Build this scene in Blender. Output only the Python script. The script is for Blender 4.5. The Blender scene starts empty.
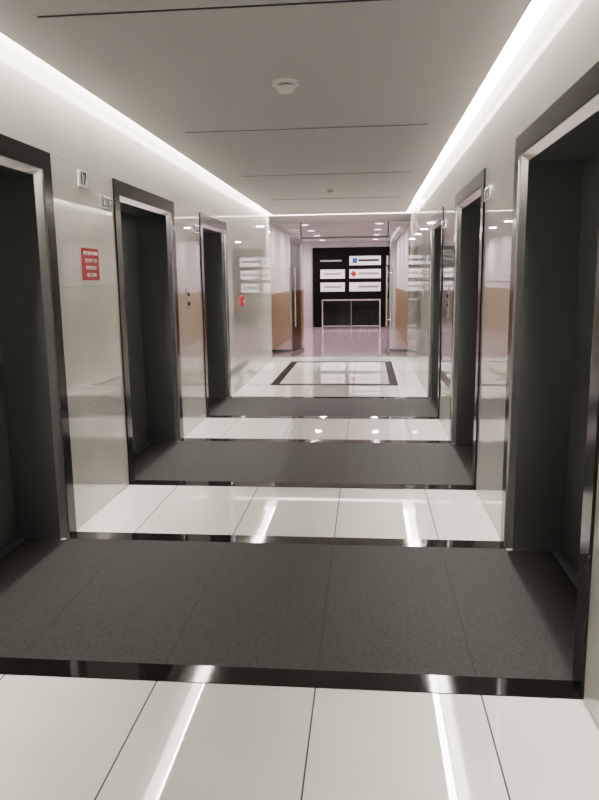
import bpy, bmesh, math
import numpy as np
from mathutils import Vector, Matrix

# ------------------------------------------------------------------ dims
XL, XR = -1.764, 0.78
BAYS = [(2.367, 3.898), (4.888, 6.431), (7.444, 8.849)]
T = 2.206           # elevator surround height
ZC = 2.62           # dropped ceiling
ZT = 2.82           # cove top
W = 0.105           # cove gap
YB = -2.5           # lobby back
YE = 12.6           # end of dropped ceiling
YG = 13.55          # floor change / end of lobby
YD = 14.5           # glass front
YF = 22.2           # far wall
XL2, XR2 = -1.98, 0.90

scene = bpy.context.scene
scene.view_settings.view_transform = 'Filmic'
scene.view_settings.look = 'Medium High Contrast'
scene.view_settings.exposure = 0.0

# ------------------------------------------------------------------ materials
def new_mat(name):
    m = bpy.data.materials.new(name); m.use_nodes = True
    nt = m.node_tree
    return m, nt, nt.nodes['Principled BSDF']

def simple(name, col, rough=0.5, metal=0.0, ior=1.5, noise=0.0, nscale=20, emis=None, estr=0):
    m, nt, b = new_mat(name)
    b.inputs['Base Color'].default_value = (*col, 1)
    b.inputs['Roughness'].default_value = rough
    b.inputs['Metallic'].default_value = metal
    b.inputs['IOR'].default_value = ior
    if emis:
        b.inputs['Emission Color'].default_value = (*emis, 1)
        b.inputs['Emission Strength'].default_value = estr
    if noise > 0:
        tc = nt.nodes.new('ShaderNodeTexCoord'); n = nt.nodes.new('ShaderNodeTexNoise')
        n.inputs['Scale'].default_value = nscale; n.inputs['Detail'].default_value = 5
        nt.links.new(tc.outputs['Object'], n.inputs['Vector'])
        cr = nt.nodes.new('ShaderNodeValToRGB')
        cr.color_ramp.elements[0].position = .3; cr.color_ramp.elements[1].position = .7
        cr.color_ramp.elements[0].color = (*[c*(1-noise) for c in col], 1)
        cr.color_ramp.elements[1].color = (*[min(1, c*(1+noise)) for c in col], 1)
        nt.links.new(n.outputs['Fac'], cr.inputs['Fac'])
        nt.links.new(cr.outputs['Color'], b.inputs['Base Color'])
    return m

def line_mask(nt, coord_socket, period, offset, width):
    """1 on joint lines"""
    a = nt.nodes.new('ShaderNodeMath'); a.operation = 'SUBTRACT'
    nt.links.new(coord_socket, a.inputs[0]); a.inputs[1].default_value = offset
    p = nt.nodes.new('ShaderNodeMath'); p.operation = 'PINGPONG'
    nt.links.new(a.outputs[0], p.inputs[0]); p.inputs[1].default_value = period/2
    c = nt.nodes.new('ShaderNodeMath'); c.operation = 'LESS_THAN'
    nt.links.new(p.outputs[0], c.inputs[0]); c.inputs[1].default_value = width/2
    return c.outputs[0]

def jointed(name, col, jcol, rough, ior, lines, noise=0.03, nscale=3):
    """lines: list of (axis, period, offset, width)"""
    m, nt, b = new_mat(name)
    g = nt.nodes.new('ShaderNodeNewGeometry')
    s = nt.nodes.new('ShaderNodeSeparateXYZ'); nt.links.new(g.outputs['Position'], s.inputs[0])
    mask = None
    for ax, per, off, wd in lines:
        o = line_mask(nt, s.outputs[ax], per, off, wd)
        if mask is None: mask = o
        else:
            mx = nt.nodes.new('ShaderNodeMath'); mx.operation = 'MAXIMUM'
            nt.links.new(mask, mx.inputs[0]); nt.links.new(o, mx.inputs[1]); mask = mx.outputs[0]
    n = nt.nodes.new('ShaderNodeTexNoise'); n.inputs['Scale'].default_value = nscale
    n.inputs['Detail'].default_value = 6
    nt.links.new(g.outputs['Position'], n.inputs['Vector'])
    cr = nt.nodes.new('ShaderNodeValToRGB')
    cr.color_ramp.elements[0].position = .35; cr.color_ramp.elements[1].position = .65
    cr.color_ramp.elements[0].color = (*[c*(1-noise) for c in col], 1)
    cr.color_ramp.elements[1].color = (*[min(1, c*(1+noise)) for c in col], 1)
    nt.links.new(n.outputs['Fac'], cr.inputs['Fac'])
    mix = nt.nodes.new('ShaderNodeMix'); mix.data_type = 'RGBA'
    nt.links.new(mask, mix.inputs['Factor'])
    nt.links.new(cr.outputs['Color'], mix.inputs['A']); mix.inputs['B'].default_value = (*jcol, 1)
    nt.links.new(mix.outputs['Result'], b.inputs['Base Color'])
    r = nt.nodes.new('ShaderNodeMapRange')
    nt.links.new(mask, r.inputs['Value']); r.inputs['To Min'].default_value = rough; r.inputs['To Max'].default_value = .7
    nt.links.new(r.outputs['Result'], b.inputs['Roughness'])
    b.inputs['IOR'].default_value = ior
    return m

M = {}
M['wall'] = jointed('polished_wall_panel', (.66, .643, .60), (.18, .17, .16), .015, 2.9,
                    [(2, .735, 0.0, .004), (1, .99, 3.898, .004)], noise=.03)
M['tile'] = jointed('white_polished_tile', (.87, .86, .83), (.05, .05, .045), .018, 1.75,
                    [(0, .605, -.79, .006), (1, 1.2, 3.898, .004)], noise=.02)
M['inlay'] = jointed('dark_honed_granite', (.0325, .030, .0285), (.019, .018, .017), .62, 1.33,
                     [(0, .605, -.79, .004)], noise=.40, nscale=140)
M['black'] = simple('black_polished_granite', (.012, .011, .010), .06, ior=1.38, noise=.3, nscale=60)
M['blackfar'] = simple('black_honed_granite', (.010, .009, .009), .45, ior=1.12, noise=.3, nscale=60)
M['surround'] = simple('black_stone_surround', (.014, .013, .012), .15, ior=1.4)
M['trim'] = simple('brushed_stainless', (.90, .89, .88), .22, 1.0)
M['reveal'] = simple('dark_steel_reveal', (.22, .225, .228), .42, .75)
M['edoor'] = simple('dark_steel_door', (.23, .245, .25), .40, .75)
M['ceil'] = simple('ceiling_paint', (.55, .53, .515), .9)
M['slot'] = simple('slot_dark', (.02, .02, .02), .8)
M['white'] = simple('white_paint', (.74, .71, .69), .6)
M['plastic'] = simple('white_plastic', (.82, .80, .77), .4)
M['led'] = simple('led_strip', (1, 1, 1), .5, emis=(1.0, .94, .87), estr=74)
M['wood'] = simple('wood_veneer', (.36, .23, .13), .35, noise=.15, nscale=6)
M['pinktile'] = jointed('far_hall_tile', (.55, .45, .48), (.2, .17, .17), .10, 1.45, [(0, .605, -.79, .006), (1, .6, .1, .006)])
M['panel'] = simple('dark_sign_panel', (.006, .005, .005), .7, ior=1.2)
M['plate'] = simple('sign_plate_white', (.85, .85, .85), .4)
M['red'] = simple('sign_red', (.50, .03, .03), .4)
M['txtw'] = simple('lettering_white', (.85, .82, .8), .5)
M['txtk'] = simple('lettering_black', (.02, .02, .02), .5)
M['blue'] = simple('mark_blue', (.03, .12, .35), .5)
M['marked'] = simple('mark_red', (.6, .04, .05), .5)
M['grey'] = simple('mark_grey', (.3, .3, .3), .5)
M['downlight'] = simple('downlight_lens', (1, 1, 1), .5, emis=(1.0, .88, .92), estr=4)

mg, nt, b = new_mat('clear_glass')
nt.nodes.remove(b)
tr = nt.nodes.new('ShaderNodeBsdfTransparent'); tr.inputs[0].default_value = (.91, .93, .92, 1)
gl = nt.nodes.new('ShaderNodeBsdfGlossy'); gl.inputs['Roughness'].default_value = .01
fr = nt.nodes.new('ShaderNodeFresnel'); fr.inputs[0].default_value = 1.4
mx = nt.nodes.new('ShaderNodeMixShader')
nt.links.new(fr.outputs[0], mx.inputs[0]); nt.links.new(tr.outputs[0], mx.inputs[1]); nt.links.new(gl.outputs[0], mx.inputs[2])
nt.links.new(mx.outputs[0], nt.nodes['Material Output'].inputs[0])
M['glass'] = mg

# ------------------------------------------------------------------ mesh helpers
class B:
    def __init__(s): s.bm = bmesh.new(); s.mats = []
    def mi(s, m):
        m = M[m]
        if m not in s.mats: s.mats.append(m)
        return s.mats.index(m)
    def box(s, x0, x1, y0, y1, z0, z1, m, bev=0):
        i = s.mi(m)
        r = bmesh.ops.create_cube(s.bm, size=1)
        mat = Matrix.Translation(((x0+x1)/2, (y0+y1)/2, (z0+z1)/2)) @ Matrix.Diagonal((abs(x1-x0), abs(y1-y0), abs(z1-z0), 1))
        bmesh.ops.transform(s.bm, matrix=mat, verts=r['verts'])
        fs = set(f for v in r['verts'] for f in v.link_faces)
        if bev:
            es = set(e for v in r['verts'] for e in v.link_edges)
            rr = bmesh.ops.bevel(s.bm, geom=list(es), offset=bev, segments=2, affect='EDGES', profile=.5)
            fs = set(f for f in fs if f.is_valid) | set(rr['faces'])
        for f in fs: f.material_index = i
    def cyl(s, c, r1, r2, depth, axis, m, seg=24):
        i = s.mi(m)
        r = bmesh.ops.create_cone(s.bm, cap_ends=True, segments=seg, radius1=r1, radius2=r2, depth=depth)
        rot = {'Z': Matrix(), 'X': Matrix.Rotation(math.pi/2, 4, 'Y'), 'Y': Matrix.Rotation(math.pi/2, 4, 'X')}[axis]
        bmesh.ops.transform(s.bm, matrix=Matrix.Translation(c) @ rot, verts=r['verts'])
        for f in set(f for v in r['verts'] for f in v.link_faces): f.material_index = i
    def quad(s, pts, m):
        i = s.mi(m); f = s.bm.faces.new([s.bm.verts.new(p) for p in pts]); f.material_index = i
    def obj(s, name, parent=None):
        bmesh.ops.recalc_face_normals(s.bm, faces=s.bm.faces)
        me = bpy.data.meshes.new(name); s.bm.to_mesh(me); s.bm.free()
        for m in s.mats: me.materials.append(m)
        o = bpy.data.objects.new(name, me); scene.collection.objects.link(o)
        if parent: o.parent = parent
        return o

def empty(name):
    o = bpy.data.objects.new(name, None); scene.collection.objects.link(o); return o

def text(name, s, size, loc, rot, mat, parent=None, align='CENTER', sx=1.0, bold=0.0):
    c = bpy.data.curves.new(name, 'FONT'); c.body = s; c.size = size
    c.align_x = align; c.align_y = 'CENTER'; c.extrude = .001; c.offset = bold
    o = bpy.data.objects.new(name, c); scene.collection.objects.link(o)
    o.location = loc; o.rotation_euler = rot; o.scale = (sx, 1, 1)
    c.materials.append(M[mat])
    if parent: o.parent = parent
    return o

# ------------------------------------------------------------------ floor
b = B(); b.box(XL-.6, XR+.6, YB, YG, -.1, 0, 'tile'); b.obj('floor')
b = B(); b.box(XL2-1.5, XR2+1.5, YG, YF+.2, -.1, 0, 'pinktile'); b.box(XL2, XR2, YG-.02, YG+.02, 0, .004, 'reveal'); b.obj('floor_far_hall')
bw = .115
for k, (y0, y1) in enumerate(BAYS):
    b = B()
    D = .30
    b.box(XL-D, XR+D, y0+.14, y1-.14, 0, .003, 'inlay')
    b.box(XL, XR, y0+bw, y0+.14, 0, .003, 'inlay'); b.box(XL, XR, y1-.14, y1-bw, 0, .003, 'inlay')
    b.box(XL, XR, y0, y0+bw, 0, .0032, 'black'); b.box(XL, XR, y1-bw, y1, 0, .0032, 'black')
    b.obj('floor_inlay')
b = B()
ix0, ix1, iy0, iy1, iw = -1.38, .45, 9.85, 12.75, .12
b.box(ix0, ix1, iy0, iy0+iw, 0, .003, 'blackfar'); b.box(ix0, ix1, iy1-iw, iy1, 0, .003, 'blackfar')
b.box(ix0, ix0+iw, iy0+iw, iy1-iw, 0, .003, 'blackfar'); b.box(ix1-iw, ix1, iy0+iw, iy1-iw, 0, .003, 'blackfar')
b.obj('floor_border_inlay')

# ------------------------------------------------------------------ walls
def side_wall(name, X, s, yend):
    b = B(); t = .5*s
    prev = YB
    for y0, y1 in BAYS:
        b.box(X, X+t, prev, y0, 0, ZT, 'wall'); b.box(X, X+t, y0, y1, T, ZT, 'wall'); prev = y1
    b.box(X, X+t, prev, yend, 0, ZT, 'wall')
    b.obj(name)
side_wall('wall_left', XL, -1, 12.95)
side_wall('wall_right', XR, 1, YG)
b = B(); b.box(XL-.5, XR+.5, YB-.1, YB, 0, ZT, 'wall'); b.obj('wall_back')

# ------------------------------------------------------------------ ceiling
b = B()
b.box(XL+W, XR-W, YB, YE, ZC, ZC+.05, 'ceil')
b.obj('dropped_ceiling')
b = B()
b.box(XL-.5, XR+.5, YB, YG, ZT, ZT+.1, 'ceil')
b.box(XL-.3, XR, YE+.16, YG, ZC, ZT, 'ceil')
b.obj('ceiling')
# slots
for i, (y, xa, xb) in enumerate([(3.09, -1.40, .40), (5.5, -1.38, .44), (7.85, -1.35, .46), (10.2, -1.35, .46)]):
    b = B(); b.box(xa, xb, y-.012, y+.012, ZC-.004, ZC-.0005, 'slot')
    b.box(xa-.01, xb+.01, y-.018, y-.012, ZC-.005, ZC-.0005, 'ceil'); b.box(xa-.01, xb+.01, y+.012, y+.018, ZC-.005, ZC-.0005, 'ceil')
    b.obj('linear_air_diffuser')
# leds
LB = -.3
b = B(); b.box(XL+.015, XL+W-.01, LB, YE+.1, ZT-.02, ZT-.001, 'led'); b.obj('cove_light')
b = B(); b.box(XR-W+.01, XR-.015, LB, YE+.1, ZT-.02, ZT-.001, 'led'); b.obj('cove_light')
b = B(); b.box(XL+W, XR-W, YE+.03, YE+.13, ZT-.02, ZT-.001, 'led'); b.obj('cove_light')

# smoke detector, sprinkler
def detector(x, y, r, name):
    b = B()
    b.cyl((x, y, ZC-.010), r, r, .02, 'Z', 'plastic', 32)
    b.cyl((x, y, ZC-.024), r*.6, r*.6, .012, 'Z', 'slot', 32)
    b.cyl((x, y, ZC-.042), r*.55, r*.8, .026, 'Z', 'plastic', 32)
    b.cyl((x, y, ZC-.058), r*.35, r*.45, .008, 'Z', 'plastic', 32)
    b.obj(name)
detector(-.47, 4.24, .075, 'smoke_detector')
detector(-.47, 9.2, .05, 'ceiling_sprinkler')

# ------------------------------------------------------------------ elevators
def elevator(X, s, y0, y1):
    e = empty('elevator_door')
    prof = [(0, .0), (0, -.012), (.10, -.012), (.101, 0.0), (.133, .03), (.135, .30)]
    mats = ['surround', 'surround', 'trim', 'trim', 'reveal']
    b = B()
    def path(o, d):
        x = X + s*d
        return [(x, y0+o, 0), (x, y0+o, T-o), (x, y1-o, T-o), (x, y1-o, 0)]
    for k in range(len(prof)-1):
        A, C = path(*prof[k]), path(*prof[k+1])
        for j in range(3):
            b.quad([A[j], A[j+1], C[j+1], C[j]], mats[k])
    fr = b.obj('frame', e)
    b = B()
    xa = X+s*.30; o = .12; ym = (y0+y1)/2
    b.box(xa, xa+s*.03, y0+o, ym-.002, .006, T-.12, 'edoor', .002)
    b.box(xa, xa+s*.03, ym+.002, y1-o, .006, T-.12, 'edoor', .002)
    b.obj('door_leaves', e)
    b = B()
    b.box(X+s*.24, X+s*.30, y0+.135, y1-.135, 0, .006, 'reveal')
    b.box(X+s*.30, X+s*.34, y0+.12, y1-.12, 0, .004, 'slot')
    b.box(X+s*.34, X+s*.36, y0+.05, y1-.05, 0, T-.01, 'slot')
    b.obj('sill', e)
for y0, y1 in BAYS:
    elevator(XL, -1, y0, y1)
for y0, y1 in BAYS:
    elevator(XR, 1, y0, y1)

# ------------------------------------------------------------------ wall fittings
RL = (math.pi/2, 0, math.pi/2); RR = (math.pi/2, 0, -math.pi/2); RF = (math.pi/2, 0, 0)
e = empty('floor_number_sign')
b = B(); b.box(XL, XL+.006, 4.29, 4.43, 2.08, 2.18, 'plate', .001); b.obj('plate', e)
text('digits', '17', .105, (XL+.007, 4.36, 2.13), RL, 'txtk', e, bold=.004)
e = empty('fire_safety_sign')
b = B(); b.box(XL, XL+.006, 4.27, 4.54, 1.51, 1.71, 'red', .001); b.obj('plate', e)
for i, t in enumerate(['IN CASE OF FIRE', 'DO NOT USE', 'ELEVATORS', 'USE STAIRS']):
    text('line_%d' % i, t, .032, (XL+.007, 4.405, 1.677-.045*i), RL, 'txtw', e)

def lantern(X, s, y, z):
    e = empty('hall_lantern')
    b = B(); x1 = X-s*.02
    b.box(X, x1, y-.11, y+.11, z-.04, z+.04, 'trim', .004)
    for dy in (-.052, .052):
        b.box(x1, x1-s*.003, y+dy-.042, y+dy+.042, z-.03, z+.03, 'reveal')
    b.obj('housing', e)
    b = B()
    for dy, up in ((-.052, 1), (.052, -1)):
        xx = x1-s*.0045
        b.quad([(xx, y+dy-.025, z-up*.018), (xx, y+dy+.025, z-up*.018), (xx, y+dy, z+up*.02)], 'plate')
    b.obj('arrows', e)
for y in (4.71, 7.22):
    lantern(XL, -1, y, 2.02); lantern(XR, 1, y, 2.02)
def call(X, s, y, z, hh):
    e = empty('elevator_call_button')
    b = B(); x1 = X-s*.008
    b.box(X, x1, y-.05, y+.05, z-hh, z+hh, 'trim', .003)
    for dz in (-.045, .045):
        b.cyl((x1-s*.003, y, z+dz), .02, .018, .008, 'X', 'panel')
    b.obj('plate', e)
call(XL, -1, 6.85, 1.32, .10); call(XR, 1, 6.85, 1.28, .16)
e = empty('fire_alarm_switch')
b = B(); b.box(XL, XL+.04, 9.74, 9.84, 1.14, 1.28, 'marked', .006); b.box(XL+.04, XL+.05, 9.765, 9.815, 1.18, 1.22, 'plate'); b.obj('housing', e)

# ------------------------------------------------------------------ far hall
b = B(); b.box(XL2-.1, XL2, 12.95, YF, 1.2, ZC+.1, 'white'); b.box(XL2-.1, XL2, 12.95, YF, 0, 1.2, 'wood'); b.obj('wall_far_hall_left')
b = B(); b.box(XR2, XR2+.1, YG, YF, 1.2, ZC+.1, 'white'); b.box(XR2, XR2+.1, YG, YF, 0, 1.2, 'wood'); b.obj('wall_far_hall_right')
b = B(); b.box(XL2-1, XR2+1, YF, YF+.1, 0, ZC+.1, 'white'); b.obj('wall_far_end')
b = B(); b.box(XL2-.5, XR2+.5, YG, YF, ZC, ZC+.1, 'ceil'); b.obj('ceiling_far_hall')
def downlight(x, y, power, col=(1, .86, .91)):
    e = empty('recessed_downlight')
    b = B(); b.cyl((x, y, ZC-.006), .10, .09, .008, 'Z', 'plastic', 32); b.cyl((x, y, ZC-.012), .075, .075, .006, 'Z', 'downlight', 32); b.obj('fitting', e)
    l = bpy.data.lights.new('lamp', 'AREA'); l.shape = 'DISK'; l.size = .15; l.energy = power; l.color = col
    o = bpy.data.objects.new('lamp', l); scene.collection.objects.link(o); o.location = (x, y, ZC-.02); o.parent = e
for y in (14.9, 16.7, 18.6, 20.8):
    for x in (-1.3, .25):
        downlight(x, y, 16 if y < 20 else 30)

# directory
e = empty('tenant_directory_board')
SX0, SX1 = -1.68, .68
ys = YF-.15
b = B(); b.box(SX0, SX1, ys, YF-.01, 0, 2.45, 'panel'); b.obj('board', e)
b = B(); b2 = B()
for c, (xa, xb) in enumerate([(-1.44, -.68), (-.54, .43)]):
    for r, zc in enumerate([2.04, 1.64, 1.24]):
        if c == 0 and r == 0:
            b2.box(xa, xb-.1, ys-.012, ys, zc-.02, zc+.03, 'grey'); continue
        b.box(xa, xb, ys-.02, ys, zc-.14, zc+.14, 'plate', .004)
        if c == 0:
            b2.box(xa+.12, xb-.12, ys-.024, ys-.02, zc-.02, zc+.03, 'grey')
        else:
            if r == 0: b2.box(xa+.10, xa+.24, ys-.024, ys-.02, zc-.07, zc+.08, 'blue')
            if r == 1: b2.cyl((xa+.13, ys-.022, zc), .10, .10, .004, 'Y', 'marked', 4)
            b2.box(xa+.28, xb-.06, ys-.024, ys-.02, zc-.025, zc+.04, 'txtk' if r == 0 else 'grey')
b.obj('plates', e); b2.obj('marks', e)

# glass barrier with metal top rail
e = empty('glass_barrier')
b = B()
xa, xb, ya, h = -1.36, .42, ys-.7, .88
b.box(xa, xb, ya-.025, ya+.025, h-.04, h, 'trim', .004)
b.box(xa, xb, ya-.012, ya+.012, .06, .09, 'trim')
xm = (xa+xb)/2
for x in (xa, xb-.04):
    b.box(x, x+.04, ya-.02, ya+.02, 0, h-.04, 'trim', .003)
b.box(xm-.012, xm+.012, ya-.012, ya+.012, 0, h-.04, 'reveal')
b.obj('rail', e)
b = B(); b.box(xa+.04, xm-.012, ya-.005, ya+.005, .09, h-.04, 'glass'); b.box(xm+.012, xb-.04, ya-.005, ya+.005, .09, h-.04, 'glass'); b.obj('panes', e)

# glass front
e = empty('glass_partition')
b = B()
GX0, GX1 = -1.32, .41
HD = 2.30
b.box(XL2, GX0-.03, YD-.006, YD+.006, .02, ZC-.02, 'glass')
b.box(GX1+.03, XR2, YD-.006, YD+.006, .02, ZC-.02, 'glass')
b.box(GX0, GX1, YD-.006, YD+.006, HD+.04, ZC-.02, 'glass')
b.obj('panes', e)
b = B()
for x in (GX0-.03, GX1): b.box(x, x+.03, YD-.02, YD+.02, 0, ZC, 'reveal')
b.box(GX0, GX1, YD-.02, YD+.02, HD, HD+.04, 'reveal')
b.box(XL2, GX0-.03, YD-.02, YD+.02, 0, .05, 'reveal'); b.box(GX1+.03, XR2, YD-.02, YD+.02, 0, .05, 'reveal')
b.obj('frame', e)
def leaf(hx, dx):
    e = empty('glass_door')
    L = .86
    b = B()
    b.box(0, L, -.006, .006, .09, HD-.09, 'glass'); b.obj('pane', e)
    b = B()
    b.box(0, L, -.018, .018, .01, .09, 'reveal'); b.box(0, L, -.018, .018, HD-.09, HD-.01, 'reveal')
    b.box(L-.006, L+.006, -.008, .008, .09, HD-.09, 'reveal')
    b.obj('rails', e)
    b = B()
    for y in (-.05, .05):
        b.cyl((L-.10, y, 1.15), .016, .016, 1.15, 'Z', 'trim')
    for z in (.7, 1.6): b.cyl((L-.10, 0, z), .008, .008, .1, 'Y', 'trim')
    b.obj('handle', e)
    e.location = (hx, YD-.03, 0); e.rotation_euler = (0, 0, math.atan2(-.9, dx))
leaf(GX0+.01, -.16)
leaf(GX1-.01, .04)

# ------------------------------------------------------------------ world
w = bpy.data.worlds.new('world'); scene.world = w; w.use_nodes = True
w.node_tree.nodes['Background'].inputs[0].default_value = (.9, .88, .85, 1)
w.node_tree.nodes['Background'].inputs[1].default_value = .02

# ------------------------------------------------------------------ camera
f, ya, pi_, ro = 697.3, math.radians(5.559), math.radians(9.834), math.radians(-.742)
F = Vector((-math.sin(ya)*math.cos(pi_), math.cos(ya)*math.cos(pi_), -math.sin(pi_)))
R = Vector((math.cos(ya), math.sin(ya), 0)); U = R.cross(F)
R2 = R*math.cos(ro)+U*math.sin(ro); U2 = -R*math.sin(ro)+U*math.cos(ro)
cd = bpy.data.cameras.new('camera'); cam = bpy.data.objects.new('camera', cd); scene.collection.objects.link(cam)
m = Matrix((R2, U2, -F)).transposed().to_4x4(); m.translation = Vector((0, 0, 1.5))
cam.matrix_world = m
cd.sensor_fit = 'VERTICAL'; cd.sensor_height = 24; cd.lens = f/800*24; cd.clip_start = .02
scene.camera = cam
